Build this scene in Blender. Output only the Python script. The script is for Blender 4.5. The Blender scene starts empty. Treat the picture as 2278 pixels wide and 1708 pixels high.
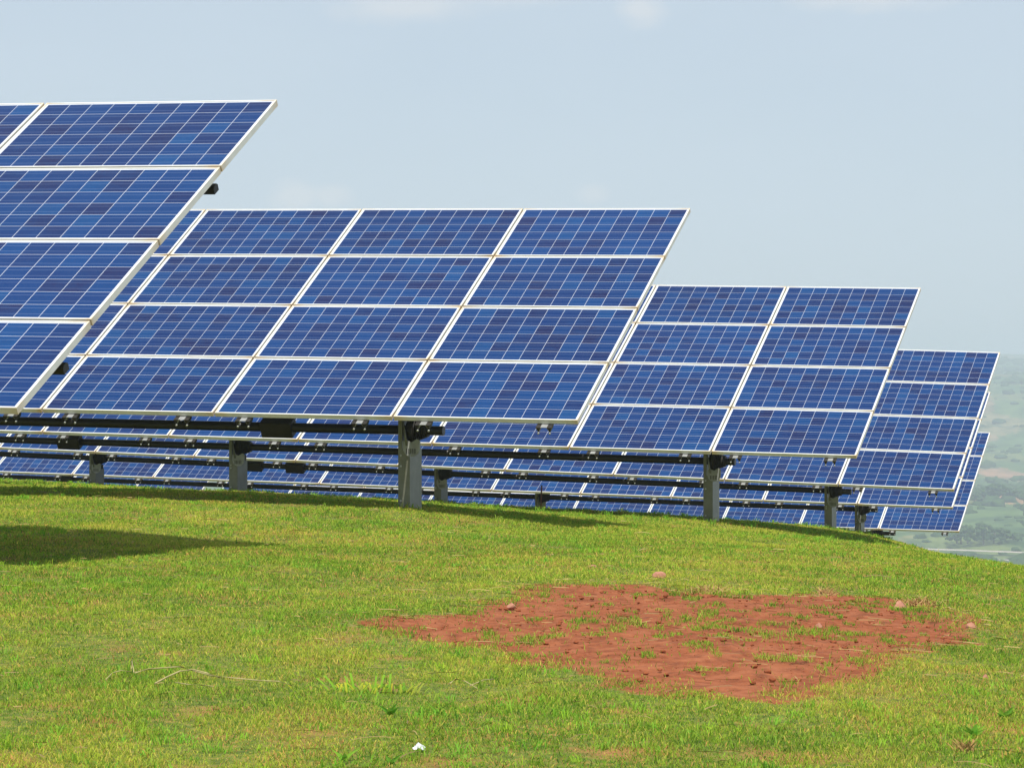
import bpy, bmesh, math, random
import numpy as np
from mathutils import Matrix, Vector

S = bpy.context.scene
COL = S.collection
R = math.radians
rng = np.random.default_rng(7)
random.seed(7)

# ------------------------------------------------------------------ camera
CAMH = 1.5                        # everything below is measured from the camera, then lifted by this
FPX, WPX = 6855.0, 2278.0
cam_d = bpy.data.cameras.new('camera')
cam = bpy.data.objects.new('camera', cam_d); COL.objects.link(cam)
cam_d.sensor_width = 36.0
cam_d.lens = FPX / WPX * 36.0
cam_d.clip_start = 0.3
cam_d.clip_end = 20000
cam.location = (0, 0, CAMH)
cam.rotation_euler = (R(90), 0, 0)
S.camera = cam

# ------------------------------------------------------------------ sun and sky
SUN = Vector((-0.01, -0.50, 1.0)).normalized()          # direction towards the sun
elev = math.asin(SUN.z)
azim = math.atan2(SUN.x, SUN.y)
sl = bpy.data.lights.new('sun', 'SUN'); so = bpy.data.objects.new('sun', sl); COL.objects.link(so)
sl.energy = 4.7; sl.angle = R(0.55); sl.color = (1.0, 0.955, 0.87)
so.rotation_euler = (-SUN).to_track_quat('-Z', 'Y').to_euler()
so.location = (0, -20, 60)

W = bpy.data.worlds.new('World'); S.world = W; W.use_nodes = True
nt = W.node_tree; nt.nodes.clear()
def N(t, typ, **kw):
    n = t.nodes.new(typ)
    for k, v in kw.items():
        if k == 'i':
            for a, b in v.items(): n.inputs[a].default_value = b
        else: setattr(n, k, v)
    return n
def L(t, a, b): t.links.new(a, b)
def math_n(t, op, a, b=None, c=None, clamp=False):
    n = t.nodes.new('ShaderNodeMath'); n.operation = op; n.use_clamp = clamp
    for i, v in enumerate((a, b, c)):
        if v is None: continue
        if isinstance(v, (int, float)): n.inputs[i].default_value = v
        else: t.links.new(v, n.inputs[i])
    return n.outputs[0]
def mixc(t, f, a, b, blend='MIX'):
    n = t.nodes.new('ShaderNodeMix'); n.data_type = 'RGBA'; n.blend_type = blend
    for i, v in ((0, f), (6, a), (7, b)):
        if isinstance(v, (int, float)): n.inputs[i].default_value = v
        elif isinstance(v, tuple): n.inputs[i].default_value = v if len(v) == 4 else (*v, 1)
        else: t.links.new(v, n.inputs[i])
    return n.outputs[2]
def ramp(t, f, stops):
    n = t.nodes.new('ShaderNodeValToRGB'); cr = n.color_ramp
    while len(cr.elements) < len(stops): cr.elements.new(0.5)
    for e, (p, c) in zip(cr.elements, stops):
        e.position = p; e.color = c if len(c) == 4 else (*c, 1)
    t.links.new(f, n.inputs[0]); return n.outputs[0]
def rng_map(t, v, a, b, c=0.0, d=1.0):
    n = t.nodes.new('ShaderNodeMapRange'); n.clamp = True
    n.inputs[1].default_value = a; n.inputs[2].default_value = b; n.inputs[3].default_value = c; n.inputs[4].default_value = d
    t.links.new(v, n.inputs[0]); return n.outputs[0]

sky = N(nt, 'ShaderNodeTexSky', sky_type='NISHITA', sun_disc=False)
sky.sun_elevation = elev; sky.sun_rotation = azim
sky.air_density = 1.0; sky.dust_density = 2.5; sky.ozone_density = 1.6; sky.altitude = 1400
tc = N(nt, 'ShaderNodeTexCoord')
sep = N(nt, 'ShaderNodeSeparateXYZ'); L(nt, tc.outputs['Generated'], sep.inputs[0])
# thin high veil of cloud, mottled by slow noise, over the clear sky
mp = N(nt, 'ShaderNodeMapping', i={'Scale': (3.0, 3.0, 9.0)}); L(nt, tc.outputs['Generated'], mp.inputs[0])
nz = N(nt, 'ShaderNodeTexNoise', i={'Scale': 1.6, 'Detail': 4.0, 'Roughness': 0.5}); L(nt, mp.outputs[0], nz.inputs['Vector'])
veil = rng_map(nt, nz.outputs[0], 0.3, 0.7, 0.66, 0.80)
VEIL = (6.2, 7.12, 8.0)
c0 = mixc(nt, veil, sky.outputs[0], VEIL)
# a few small cumulus puffs low over the hills (direction slopes x/y, z/y; half sizes)
slx = math_n(nt, 'DIVIDE', sep.outputs[0], sep.outputs[1]); slz = math_n(nt, 'DIVIDE', sep.outputs[2], sep.outputs[1])
mp2 = N(nt, 'ShaderNodeMapping', i={'Scale': (70, 70, 110)}); L(nt, tc.outputs['Generated'], mp2.inputs[0])
nz2 = N(nt, 'ShaderNodeTexNoise', i={'Scale': 1.0, 'Detail': 5.0, 'Roughness': 0.55}); L(nt, mp2.outputs[0], nz2.inputs['Vector'])
tot = None
for (cx, cz, hx, hz, st) in ((-.0695, .0610, .0090, .0045, .6), (-.0595, .0612, .0070, .0036, .55), (.0262, .0618, .0050, .0032, .45),
                             (-.034, .1222, .0230, .0050, .7), (.041, .1220, .0085, .0060, .75), (.114, .1245, .0260, .0040, .7), (-.005, .127, .03, .005, .5)):
    dx = math_n(nt, 'DIVIDE', math_n(nt, 'SUBTRACT', slx, cx), hx); dz = math_n(nt, 'DIVIDE', math_n(nt, 'SUBTRACT', slz, cz), hz)
    r2 = math_n(nt, 'SQRT', math_n(nt, 'ADD', math_n(nt, 'MULTIPLY', dx, dx), math_n(nt, 'MULTIPLY', dz, dz)))
    r2 = math_n(nt, 'ADD', r2, math_n(nt, 'MULTIPLY_ADD', nz2.outputs[0], 1.5, -0.75))
    m = rng_map(nt, r2, 1.25, 0.25, 0.0, st)
    tot = m if tot is None else math_n(nt, 'MAXIMUM', tot, m)
front = math_n(nt, 'GREATER_THAN', sep.outputs[1], 0.0)
tot = math_n(nt, 'MULTIPLY', tot, front)
c1 = mixc(nt, math_n(nt, 'MULTIPLY', tot, 0.5), c0, (8.6, 8.3, 8.0))
bg = N(nt, 'ShaderNodeBackground', i={'Strength': 0.085}); L(nt, c1, bg.inputs[0])
wo = N(nt, 'ShaderNodeOutputWorld'); L(nt, bg.outputs[0], wo.inputs[0])

S.view_settings.view_transform = 'Standard'; S.view_settings.look = 'None'
S.view_settings.exposure = 0.3; S.view_settings.gamma = 1.0
S.view_settings.use_curve_mapping = False
S.render.engine = 'CYCLES'
S.cycles.volume_bounces = 1; S.cycles.max_bounces = 6
S.cycles.volume_step_rate = 10

# ------------------------------------------------------------------ helpers
def new_mat(name):
    m = bpy.data.materials.new(name); m.use_nodes = True
    t = m.node_tree; t.nodes.clear()
    out = t.nodes.new('ShaderNodeOutputMaterial'); b = t.nodes.new('ShaderNodeBsdfPrincipled')
    t.links.new(b.outputs[0], out.inputs[0])
    return m, t, b
def setb(t, b, **kw):
    for k, v in kw.items():
        k = {'col': 'Base Color', 'rough': 'Roughness', 'metal': 'Metallic', 'spec': 'Specular IOR Level', 'norm': 'Normal'}[k]
        if isinstance(v, (int, float)): b.inputs[k].default_value = v
        elif isinstance(v, tuple): b.inputs[k].default_value = (*v, 1)
        else: t.links.new(v, b.inputs[k])
def link(name, me, mat=None, parent=None, M=None):
    o = bpy.data.objects.new(name, me); COL.objects.link(o)
    if mat and hasattr(me, 'materials') and not me.materials: me.materials.append(mat)
    if parent: o.parent = parent
    if M is not None: o.matrix_local = M
    return o
def mesh_np(name, verts, faces_flat, counts):
    me = bpy.data.meshes.new(name)
    me.vertices.add(len(verts)); me.vertices.foreach_set('co', np.ascontiguousarray(verts, np.float32).ravel())
    me.loops.add(len(faces_flat)); me.loops.foreach_set('vertex_index', np.ascontiguousarray(faces_flat, np.int32))
    counts = np.asarray(counts, np.int32)
    me.polygons.add(len(counts))
    me.polygons.foreach_set('loop_start', np.r_[0, np.cumsum(counts)[:-1]].astype(np.int32))
    me.update(calc_edges=True)
    return me
class MB:
    """collects boxes, prisms and tubes into one bmesh"""
    def __init__(s): s.bm = bmesh.new()
    def box(s, lo, hi, bevel=0.0):
        x0, y0, z0 = lo; x1, y1, z1 = hi
        v = [s.bm.verts.new(p) for p in ((x0,y0,z0),(x1,y0,z0),(x1,y1,z0),(x0,y1,z0),(x0,y0,z1),(x1,y0,z1),(x1,y1,z1),(x0,y1,z1))]
        fs = [s.bm.faces.new([v[i] for i in q]) for q in ((0,3,2,1),(4,5,6,7),(0,1,5,4),(1,2,6,5),(2,3,7,6),(3,0,4,7))]
        if bevel:
            es = list({e for f in fs for e in f.edges})
            bmesh.ops.bevel(s.bm, geom=es, offset=bevel, segments=2, affect='EDGES', profile=0.5)
        return s
    def prism(s, pts, axis, a, b):
        """polygon pts (2D) extruded along axis 0/1/2 from a to b"""
        def P(p, t):
            q = list(p); q.insert(axis, t); return q
        va = [s.bm.verts.new(P(p, a)) for p in pts]; vb = [s.bm.verts.new(P(p, b)) for p in pts]
        n = len(pts)
        s.bm.faces.new(va[::-1]); s.bm.faces.new(vb)
        for i in range(n): s.bm.faces.new((va[i], va[(i+1) % n], vb[(i+1) % n], vb[i]))
        return s
    def tube(s, p, q, r, seg=16, r2=None, cap=True):
        p = Vector(p); q = Vector(q); d = (q-p).normalized(); r2 = r if r2 is None else r2
        a = d.orthogonal().normalized(); b = d.cross(a)
        va, vb = [], []
        for i in range(seg):
            t = 2*math.pi*i/seg; o = a*math.cos(t)+b*math.sin(t)
            va.append(s.bm.verts.new(p+o*r)); vb.append(s.bm.verts.new(q+o*r2))
        for i in range(seg):
            f = s.bm.faces.new((va[i], va[(i+1) % seg], vb[(i+1) % seg], vb[i])); f.smooth = True
        if cap: s.bm.faces.new(va[::-1]); s.bm.faces.new(vb)
        return s
    def path(s, pts, r0, r1=None, seg=6):
        r1 = r0 if r1 is None else r1; n = len(pts); rings = []
        for i, p in enumerate(pts):
            p = Vector(p); d = (Vector(pts[min(i+1, n-1)])-Vector(pts[max(i-1, 0)])).normalized()
            a = d.orthogonal().normalized(); b = d.cross(a); r = r0+(r1-r0)*i/(n-1)
            rings.append([s.bm.verts.new(p+(a*math.cos(6.2832*k/seg)+b*math.sin(6.2832*k/seg))*r) for k in range(seg)])
        for A, B in zip(rings, rings[1:]):
            for k in range(seg):
                f = s.bm.faces.new((A[k], A[(k+1) % seg], B[(k+1) % seg], B[k])); f.smooth = True
        s.bm.faces.new(rings[0][::-1]); s.bm.faces.new(rings[-1])
        return s
    def mesh(s, name):
        bmesh.ops.recalc_face_normals(s.bm, faces=s.bm.faces[:])
        me = bpy.data.meshes.new(name); s.bm.to_mesh(me); s.bm.free(); return me
def tag(o, label=None, cat=None, group=None, kind=None):
    for k, v in (('label', label), ('category', cat), ('group', group), ('kind', kind)):
        if v: o[k] = v
    return o
def empty(name, loc):
    o = bpy.data.objects.new(name, None); COL.objects.link(o); o.location = loc; o.empty_display_size = 0.3; return o

# ------------------------------------------------------------------ terrain of the hilltop (surface fitted through surveyed points)
PTS = [(-4.5, 45, 1.64), (-2.3, 45, 1.715), (0.2, 47, 1.925), (1.2, 50, 2.11), (3.5, 55, 2.56), (4.6, 55.5, 2.64), (1.0, 42, 1.775), (0.2, 41, 1.665), (2.8, 44, 2.0), (2.2, 40, 1.74), (-1.3, 40, 1.55), (0.6, 36, 1.5), (-1.6, 21.4, 1.11), (-2.7, 17, 1.0), (1.41, 30.8, 1.44), (0.46, 26.4, 1.235), (-1.1, 26.8, 1.085), (4.68, 39, 1.98), (3.72, 34.6, 1.77), (-0.89, 27.1, 1.09), (2.28, 35.3, 1.58), (-3.29, 37.17, 1.32), (4.62, 44.6, 2.1), (-1.05, 46.5, 1.79), (-6.5, 48.3, 1.59), (6.1, 53.9, 2.59), (7.43, 63.3, 3.35), (-3.65, 22, 1.02), (-8, 48, 1.51), (3.66, 22, 1.33), (4.6, 27.5, 1.67), (6, 36, 2.4), (8, 48, 3.4), (11, 60, 4.8), (7.5, 27, 2.7), (0, 0, 1.5), (0, 5, 1.27), (0, 9, 1.13), (-2, 9, 1.1), (2, 9, 1.16), (0, 14, 1.07), (2, 15, 1.12), (0, 20, 1.1), (2.5, 20, 1.2), (-5, 12, 1.02), (-6, 20, 0.97), (-8, 35, 1.15), (-14, 48, 1.6), (-14, 60, 2.2), (0, 62, 2.9), (-9, 58, 2.2), (0.25, 55.5, 2.4), (-9, 75, 3.9), (0, 76, 4.7), (10, 75, 6.2), (20, 75, 9), (0, 105, 10), (-20, 105, 9), (25, 105, 14), (15, 40, 5.5), (14, 20, 4.5), (6, 10, 2.0), (-15, 10, 1.4), (-20, 30, 2), (8, 0, 3), (-8, 0, 1.7), (0, -12, 1.9)]
PP = np.array(PTS, float); XY = PP[:, :2]*np.array([1, .5])
def phi(r): return r*r*np.log(r+1e-9)
n_ = len(PP); A_ = np.zeros((n_+3, n_+3))
A_[:n_, :n_] = phi(np.linalg.norm(XY[:, None]-XY[None], axis=2))+np.eye(n_)*.3
A_[:n_, n_] = 1; A_[:n_, n_+1:] = XY; A_[n_, :n_] = 1; A_[n_+1:, :n_] = XY.T
WW = np.linalg.solve(A_, np.r_[PP[:, 2], 0, 0, 0])
def drop(x, y):
    x = np.asarray(x, float); y = np.asarray(y, float); sh = np.broadcast(x, y).shape
    x, y = np.broadcast_to(x, sh), np.broadcast_to(y, sh)
    q = np.stack([x.ravel(), y.ravel()*.5], 1); out = np.empty(len(q))
    for i in range(0, len(q), 20000):
        qq = q[i:i+20000]
        out[i:i+20000] = phi(np.linalg.norm(qq[:, None]-XY[None], axis=2))@WW[:n_]+WW[n_]+qq@WW[n_+1:]
    return out.reshape(sh)
# lattice value noise in numpy, for bumps and colour patches
_T = np.random.default_rng(3).random((256, 256))
def vnoise(x, y):
    xi = np.floor(x).astype(int); yi = np.floor(y).astype(int); fx = x-xi; fy = y-yi
    fx = fx*fx*(3-2*fx); fy = fy*fy*(3-2*fy)
    a = _T[xi & 255, yi & 255]; b = _T[(xi+1) & 255, yi & 255]; c = _T[xi & 255, (yi+1) & 255]; d = _T[(xi+1) & 255, (yi+1) & 255]
    return (a*(1-fx)+b*fx)*(1-fy)+(c*(1-fx)+d*fx)*fy
def fbm(x, y, o=4):
    s = 0; a = 0.5; t = 0
    for k in range(o):
        s = s+a*vnoise(x*2**k+17.3*k, y*2**k+5.1*k); t += a; a *= .5
    return s/t
# outline of the bare red soil, in metres on the ground (found from the photograph)
SOIL = [(-0.642, 13.46), (-0.583, 13.83), (-0.418, 14.03), (-0.27, 14.34), (-0.14, 15.0), (0.025, 15.85), (0.122, 16.42), (0.289, 16.36), (0.484, 16.52), (0.708, 16.67), (0.919, 16.12), (1.164, 15.92), (1.425, 15.99), (1.703, 16.42), (1.96, 16.36), (2.159, 16.07), (2.231, 15.28), (2.179, 14.46), (1.996, 13.53), (1.737, 12.93), (1.579, 12.43), (1.475, 11.82), (1.314, 11.39), (1.132, 11.07), (0.993, 10.79), (0.853, 10.62), (0.727, 10.58), (0.61, 10.69), (0.497, 10.97), (0.381, 11.31), (0.24, 11.65), (0.072, 12.05), (-0.106, 12.31), (-0.294, 12.69), (-0.45, 12.91), (-0.556, 13.18)]
SP = np.array(SOIL)
def soil_sd(x, y):
    """signed distance-like value to the soil outline, >0 inside"""
    x = np.asarray(x); y = np.asarray(y); inside = np.zeros(x.shape, bool); dmin = np.full(x.shape, 1e9)
    for (ax, ay), (bx, by) in zip(SP, np.roll(SP, -1, 0)):
        c = ((ay > y) != (by > y)) & (x < (bx-ax)*(y-ay)/(by-ay+1e-12)+ax); inside ^= c
        t = np.clip(((x-ax)*(bx-ax)+(y-ay)*(by-ay))/((bx-ax)**2+(by-ay)**2), 0, 1)
        dmin = np.minimum(dmin, np.hypot(x-ax-t*(bx-ax), y-ay-t*(by-ay)))
    return np.where(inside, dmin, -dmin)
def soil_mask(x, y):
    sd = soil_sd(x, y)
    n = (fbm(x*3, y*2, 2)-.5)*.22+(fbm(x*11, y*7, 3)-.5)*.34
    m = sd+n
    return m
def bump(x, y):
    return (fbm(x*1.1, y*.8, 3)-.5)*.045
def gz(x, y):
    x = np.asarray(x, float); y = np.asarray(y, float)
    return CAMH-drop(x, y)+bump(x, y)*np.clip(y/8, 0, 1)
def gz1(x, y): return float(gz(np.array([x]), np.array([y]))[0])

xs = np.unique(np.round(np.concatenate([np.arange(-46, -4, 1.0), np.arange(-4, -2.2, .2), np.arange(-2.2, 3.4, .05), np.arange(3.4, 9, .2), np.arange(9, 47, 1.0)]), 4))
ys = np.unique(np.round(np.concatenate([np.arange(-14, 8, 1.0), np.arange(8, 22, .06), np.arange(22, 64, .3), np.arange(64, 111, 2.0)]), 4))
gx, gy = np.meshgrid(xs, ys); zz = gz(gx, gy)
sm = np.zeros_like(gx); near = (gy > 7) & (gy < 22) & (np.abs(gx) < 4); sm[near] = soil_mask(gx[near], gy[near]); sm[~near] = -1
rough = np.clip(sm*6, 0, 1)
zz = zz-rough*.012+rough*(fbm(gx*9, gy*9, 3)-.5)*.035
nx_, ny_ = len(xs), len(ys)
idx = np.arange(nx_*ny_).reshape(ny_, nx_)
q = np.stack([idx[:-1, :-1], idx[:-1, 1:], idx[1:, 1:], idx[1:, :-1]], -1).reshape(-1)
me = mesh_np('ground', np.stack([gx, gy, zz], -1).reshape(-1, 3), q, np.full(len(q)//4, 4))
att = me.attributes.new('soil', 'FLOAT', 'POINT'); att.data.foreach_set('value', sm.reshape(-1).astype(np.float32))
me.polygons.foreach_set('use_smooth', np.ones(len(me.polygons), bool))

m_ground, t, b = new_mat('ground')
at = N(t, 'ShaderNodeAttribute', attribute_name='soil')
geo = N(t, 'ShaderNodeNewGeometry')
def noise(t, scale, detail=4, rough=.55, vec=None, mscale=None):
    n = N(t, 'ShaderNodeTexNoise', i={'Scale': scale, 'Detail': detail, 'Roughness': rough})
    v = vec if vec is not None else N(t, 'ShaderNodeNewGeometry').outputs['Position']
    if mscale:
        m = N(t, 'ShaderNodeMapping', i={'Scale': mscale}); L(t, v, m.inputs[0]); v = m.outputs[0]
    L(t, v, n.inputs['Vector']); return n.outputs[0]
n1 = noise(t, 18, 6); n2 = noise(t, 2.2, 5); n3 = noise(t, 90, 4)
thatch = ramp(t, n1, [(.3, (.055, .080, .014)), (.5, (.125, .160, .028)), (.7, (.25, .19, .05))])
thatch = mixc(t, rng_map(t, n2, .52, .70), thatch, (.30, .15, .055))
soil_c = ramp(t, n1, [(.25, (.150, .043, .017)), (.5, (.240, .070, .027)), (.75, (.32, .108, .047))])
soil_c = mixc(t, rng_map(t, n3, .58, .75, 0, .6), soil_c, (.35, .155, .085))
soil_c = mixc(t, rng_map(t, noise(t, 4.5, 5, .6), .45, .65, 0, .55), soil_c, (.33, .120, .055))
soil_c = mixc(t, rng_map(t, noise(t, 7, 5, .65), .54, .68, 0, .7), soil_c, (.13, .043, .021))
edge = math_n(t, 'ADD', at.outputs['Fac'], math_n(t, 'MULTIPLY_ADD', n1, .12, -.06))
setb(t, b, col=mixc(t, rng_map(t, edge, -.03, .03), thatch, soil_c), rough=.95, spec=.15)
bp = N(t, 'ShaderNodeBump', i={'Strength': .9, 'Distance': .02}); L(t, mixc(t, .5, n1, n3), bp.inputs['Height']); L(t, bp.outputs[0], b.inputs['Normal'])
ground = link('ground', me, m_ground); tag(ground, 'grassy red-soil hilltop rounding off to the right, with a bare patch', kind='structure')

# ------------------------------------------------------------------ far valley and hillside
def far_z(x, y):
    d = y
    z = np.interp(d, [90, 160, 300, 600, 900, 1200, 1500, 2000, 2400, 2800, 3200, 3500, 3900, 4600, 5300, 6200],
                     [-13, -28, -58, -76, -74, -66, -64, -60, -42, -15, 10, 4, 10, 38, 44, 30])
    amp = np.clip((d-200)/1500, 0, 1)
    z = z+amp*((fbm(x/330+3, y/420, 4)-.5)*34+(fbm(x/90, y/120+9, 3)-.5)*9)
    return z+CAMH-np.clip(np.abs(x)-900, 0, None)*0*d
fx = np.linspace(-1500, 1500, 240); fy = np.concatenate([np.linspace(95, 600, 40), np.linspace(620, 6200, 260)])
GX, GY = np.meshgrid(fx, fy); GX = GX*np.clip(GY/2600, .25, 1)
GZ = far_z(GX, GY)
idx = np.arange(GX.size).reshape(GX.shape)
q = np.stack([idx[:-1, :-1], idx[:-1, 1:], idx[1:, 1:], idx[1:, :-1]], -1).reshape(-1)
me = mesh_np('hillside', np.stack([GX, GY, GZ], -1).reshape(-1, 3), q, np.full(len(q)//4, 4))
me.polygons.foreach_set('use_smooth', np.ones(len(me.polygons), bool))
m_hill, t, b = new_mat('hillside')
geo = N(t, 'ShaderNodeNewGeometry').outputs['Position']
v1 = N(t, 'ShaderNodeTexVoronoi', i={'Scale': 1.0, 'Randomness': 1.0})
mpv = N(t, 'ShaderNodeMapping', i={'Scale': (1/50, 1/150, 0)}); L(t, geo, mpv.inputs[0])
wob = N(t, 'ShaderNodeTexNoise', i={'Scale': 3.0, 'Detail': 8.0, 'Roughness': .7}); L(t, mpv.outputs[0], wob.inputs['Vector'])
va = N(t, 'ShaderNodeVectorMath', operation='ADD'); L(t, mpv.outputs[0], va.inputs[0]); L(t, wob.outputs['Color'], va.inputs[1]); L(t, va.outputs[0], v1.inputs['Vector'])
sepc = N(t, 'ShaderNodeSeparateColor'); L(t, v1.outputs['Color'], sepc.inputs[0])
fld = ramp(t, sepc.outputs[0], [(0, (.06, .11, .03)), (.3, (.11, .17, .045)), (.5, (.17, .19, .06)), (.68, (.29, .21, .11)), (1, (.38, .20, .12))])
big = noise(t, 1/420, 4, .5, geo, (1, .6, 0)); fld = mixc(t, rng_map(t, big, .45, .65, 0, .5), fld, (.06, .15, .03))
fine = noise(t, 1/18, 7, .7, geo, (1, .4, 0)); fld = mixc(t, rng_map(t, fine, .46, .62, 0, .8), fld, (.025, .06, .02))
spk = noise(t, 1/6, 5, .7, geo, (1, .35, 0)); fld = mixc(t, rng_map(t, spk, .40, .62, 0, .55), fld, mixc(t, .55, fld, (.02, .05, .015)))
setb(t, b, col=fld, rough=.95, spec=.1)
hill = link('hillside', me, m_hill); tag(hill, 'hazy far valley side of small green and tan fields', kind='structure')

# road along the valley floor
pts = []
for i in range(41):
    a_ = .07+i*.004; dd = np.linspace(1000, 1900, 400); g = (CAMH-far_z(a_*dd, dd))/dd      # contour where the valley floor meets the slope
    k = int(np.argmin(np.abs(g-.0553-(a_-.15)*.05))); pts.append((a_*dd[k], dd[k]))
px_ = np.array([p[0] for p in pts]); py_ = np.convolve(np.pad([p[1] for p in pts], 4, 'edge'), np.ones(9)/9, 'valid')
pts = list(zip(px_, py_))
rv, rf = [], []
for i, (x, y) in enumerate(pts):
    zc = float(far_z(np.array([x]), np.array([y]))[0])+1.5
    rv += [(x, y-2, zc), (x, y+2, zc+.35)]
    if i: rf += [2*i-2, 2*i, 2*i+1, 2*i-1]
m_road, t, b = new_mat('pale_road'); setb(t, b, col=ramp(t, noise(t, .3), [(.3, (.30, .26, .22)), (.7, (.40, .35, .29))]), rough=.9)
road = link('road', mesh_np('road', np.array(rv), np.array(rf), np.full(len(rf)//4, 4)), m_road); tag(road, 'pale dirt road crossing the valley floor below the hillside', kind='structure')

# scattered bushes and tree rows of the far slope: one mass
def blob_cloud(centres, sizes, seed):
    r = np.random.default_rng(seed)
    bm = bmesh.new(); bmesh.ops.create_icosphere(bm, subdivisions=2, radius=1)
    base = np.array([v.co[:] for v in bm.verts]); fc = np.array([[v.index for v in f.verts] for f in bm.faces]); bm.free()
    V, F = [], []
    for i, (c, s) in enumerate(zip(centres, sizes)):
        k = 1+.8*(r.random(len(base))-.5)
        th = r.random()*6.28; ca, sa = math.cos(th), math.sin(th)
        p = base*k[:, None]; p = np.stack([p[:, 0]*ca-p[:, 1]*sa, p[:, 0]*sa+p[:, 1]*ca, p[:, 2]], 1)
        V.append(p*np.array(s)+np.array(c)); F.append(fc+i*len(base))
    V = np.concatenate(V); F = np.concatenate(F).reshape(-1)
    return V, F
m_far, t, b = new_mat('far_foliage')
geo = N(t, 'ShaderNodeNewGeometry').outputs['Position']
setb(t, b, col=ramp(t, noise(t, 1/5, 5, .7, geo), [(.3, (.018, .040, .012)), (.6, (.045, .085, .022)), (.8, (.08, .12, .03))]), rough=.95, spec=.1)
r = np.random.default_rng(5); cc, ss = [], []
while len(cc) < 13000:
    y = 900+3600*r.random()**1.3; x = (r.random()*1.1-.45)*.42*y
    if fbm(np.array([x/150]), np.array([y/260]), 3)[0] < .5 and r.random() < .85: continue
    s = (.7+1.9*r.random()**3)*(1+y/3500); z = float(far_z(np.array([x]), np.array([y]))[0])
    cc.append((x, y, z+s*.25)); ss.append((s*(1+r.random()), s*(1+r.random()), s*(.6+.4*r.random())))
V, F = blob_cloud(cc, ss, 6)
while len(cc) < 14200:
    y = r.uniform(960, 1185); x = r.uniform(.10, .19)*y; s = r.uniform(1.6, 3.6); z = float(far_z(np.array([x]), np.array([y]))[0])
    cc.append((x, y, z+s*.25)); ss.append((s*1.3, s*1.3, s*.9))
V, F = blob_cloud(cc, ss, 6)
fv = link('far_bushes', mesh_np('far_bushes', V, F, np.full(len(F)//3, 3)), m_far); tag(fv, 'dark bushes and hedgerows scattered over the hazy far slope', kind='stuff')

# the dark tree clumps one can tell apart on the slope, right of the lowest tables
CL = [(224, 1560, 26, 9, 'wide dark tree clump low on the far slope beside the lowest table edge'),
      (249, 1585, 20, 10, 'rounder dark tree clump on the far slope, right of the wide clump'),
      (283, 1980, 30, 10, 'faint blue-green tree clump higher up the far slope, under a tan field'),
      (193, 1265, 30, 9, 'dark tree belt above the pale valley road at the right edge')]
for (x, y, w, h, lab) in CL:
    z = float(far_z(np.array([x]), np.array([y]))[0]); r = np.random.default_rng(int(x))
    n = 260; cx = (r.random(n)-.5)*w; cy = (r.random(n)-.5)*w*.8; cz = r.random(n)*h*.55*(1-(np.abs(cx)/(w*.55))**2)+h*.25
    V, F = blob_cloud(np.stack([cx, cy, cz], 1), [(h*.085*(.5+1.0*r.random()),)*2+(h*.08,) for _ in range(n)], int(y))
    e = empty('tree_clump', (x, y, z)); tag(e, lab, 'tree clump', 'tree clumps on the far slope')
    link('crown', mesh_np('crown', V, F, np.full(len(F)//3, 3)), m_far, e)
    mtr = []
    for k in range(5): mtr.append(MB().path([(cx[k]*.7, cy[k]*.7, -1.5), (cx[k]*.72, cy[k]*.72, h*.25), (cx[k]*.8, cy[k]*.8, h*.5)], .45, .2).mesh('trunk'))
    m_bark = bpy.data.materials.get('bark')
    if not m_bark:
        m_bark, t, b = new_mat('bark'); setb(t, b, col=ramp(t, noise(t, 2), [(.3, (.06, .045, .03)), (.7, (.14, .10, .07))]), rough=.95)
    for tm in mtr: link('trunk', tm, m_bark, e)
# a small pale house by the valley road
hx, hy = 186.0, 1172.0; hz = float(far_z(np.array([hx]), np.array([hy]))[0])
m_wall, t, b = new_mat('pale_plaster'); setb(t, b, col=ramp(t, noise(t, .8), [(.3, (.55, .47, .42)), (.7, (.68, .60, .54))]), rough=.9)
m_tin, t, b = new_mat('tin_roof'); setb(t, b, col=ramp(t, noise(t, .6), [(.3, (.25, .22, .2)), (.7, (.33, .29, .27))]), rough=.5)
m_darkwin, t, b = new_mat('dark_opening'); setb(t, b, col=(.04, .04, .045), rough=.4)
he = empty('house', (hx, hy, hz)); he.rotation_euler = (0, 0, R(12)); he.scale = (.75, .75, .75); tag(he, 'tiny pale tin-roofed house below the valley road, just over the lawn crest', 'house')
link('wall', MB().box((-3.4, -2.4, -1.5), (3.4, 2.4, 2.6)).mesh('wall'), m_wall, he)
link('roof', MB().prism([(-2.9, 2.6), (2.9, 2.6), (0, 4.3)], 0, -3.9, 3.9).mesh('roof'), m_tin, he)
link('door', MB().box((-.5, -2.45, .0), (.5, -2.402, 2.0)).mesh('door'), m_darkwin, he)
wm = MB().box((1.3, -2.45, .9), (2.4, -2.402, 1.9)).mesh('window')
link('window', wm, m_darkwin, he); link('window', wm, m_darkwin, he, Matrix.Translation((-3.7, 0, 0)))

# ------------------------------------------------------------------ materials of the solar arrays
CW, CH, LIP, MARG = 1.65, 0.99, 0.011, 0.011     # module size, frame lip, white margin inside the lip
PITCH_U, PITCH_V, FD = 1.67, 1.01, 0.042
def object_noise(t, scale, detail=4, mscale=None):
    tc = N(t, 'ShaderNodeTexCoord'); oi = N(t, 'ShaderNodeObjectInfo')
    va = N(t, 'ShaderNodeVectorMath', operation='ADD'); L(t, tc.outputs['Object'], va.inputs[0])
    sc = N(t, 'ShaderNodeVectorMath', operation='SCALE', i={'Scale': 37.0}); cmb = N(t, 'ShaderNodeCombineXYZ')
    for k in range(3): L(t, oi.outputs['Random'], cmb.inputs[k])
    L(t, cmb.outputs[0], sc.inputs[0]); L(t, sc.outputs[0], va.inputs[1])
    return noise(t, scale, detail, .6, va.outputs[0], mscale)
m_frame, t, b = new_mat('anodised_frame')
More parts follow.
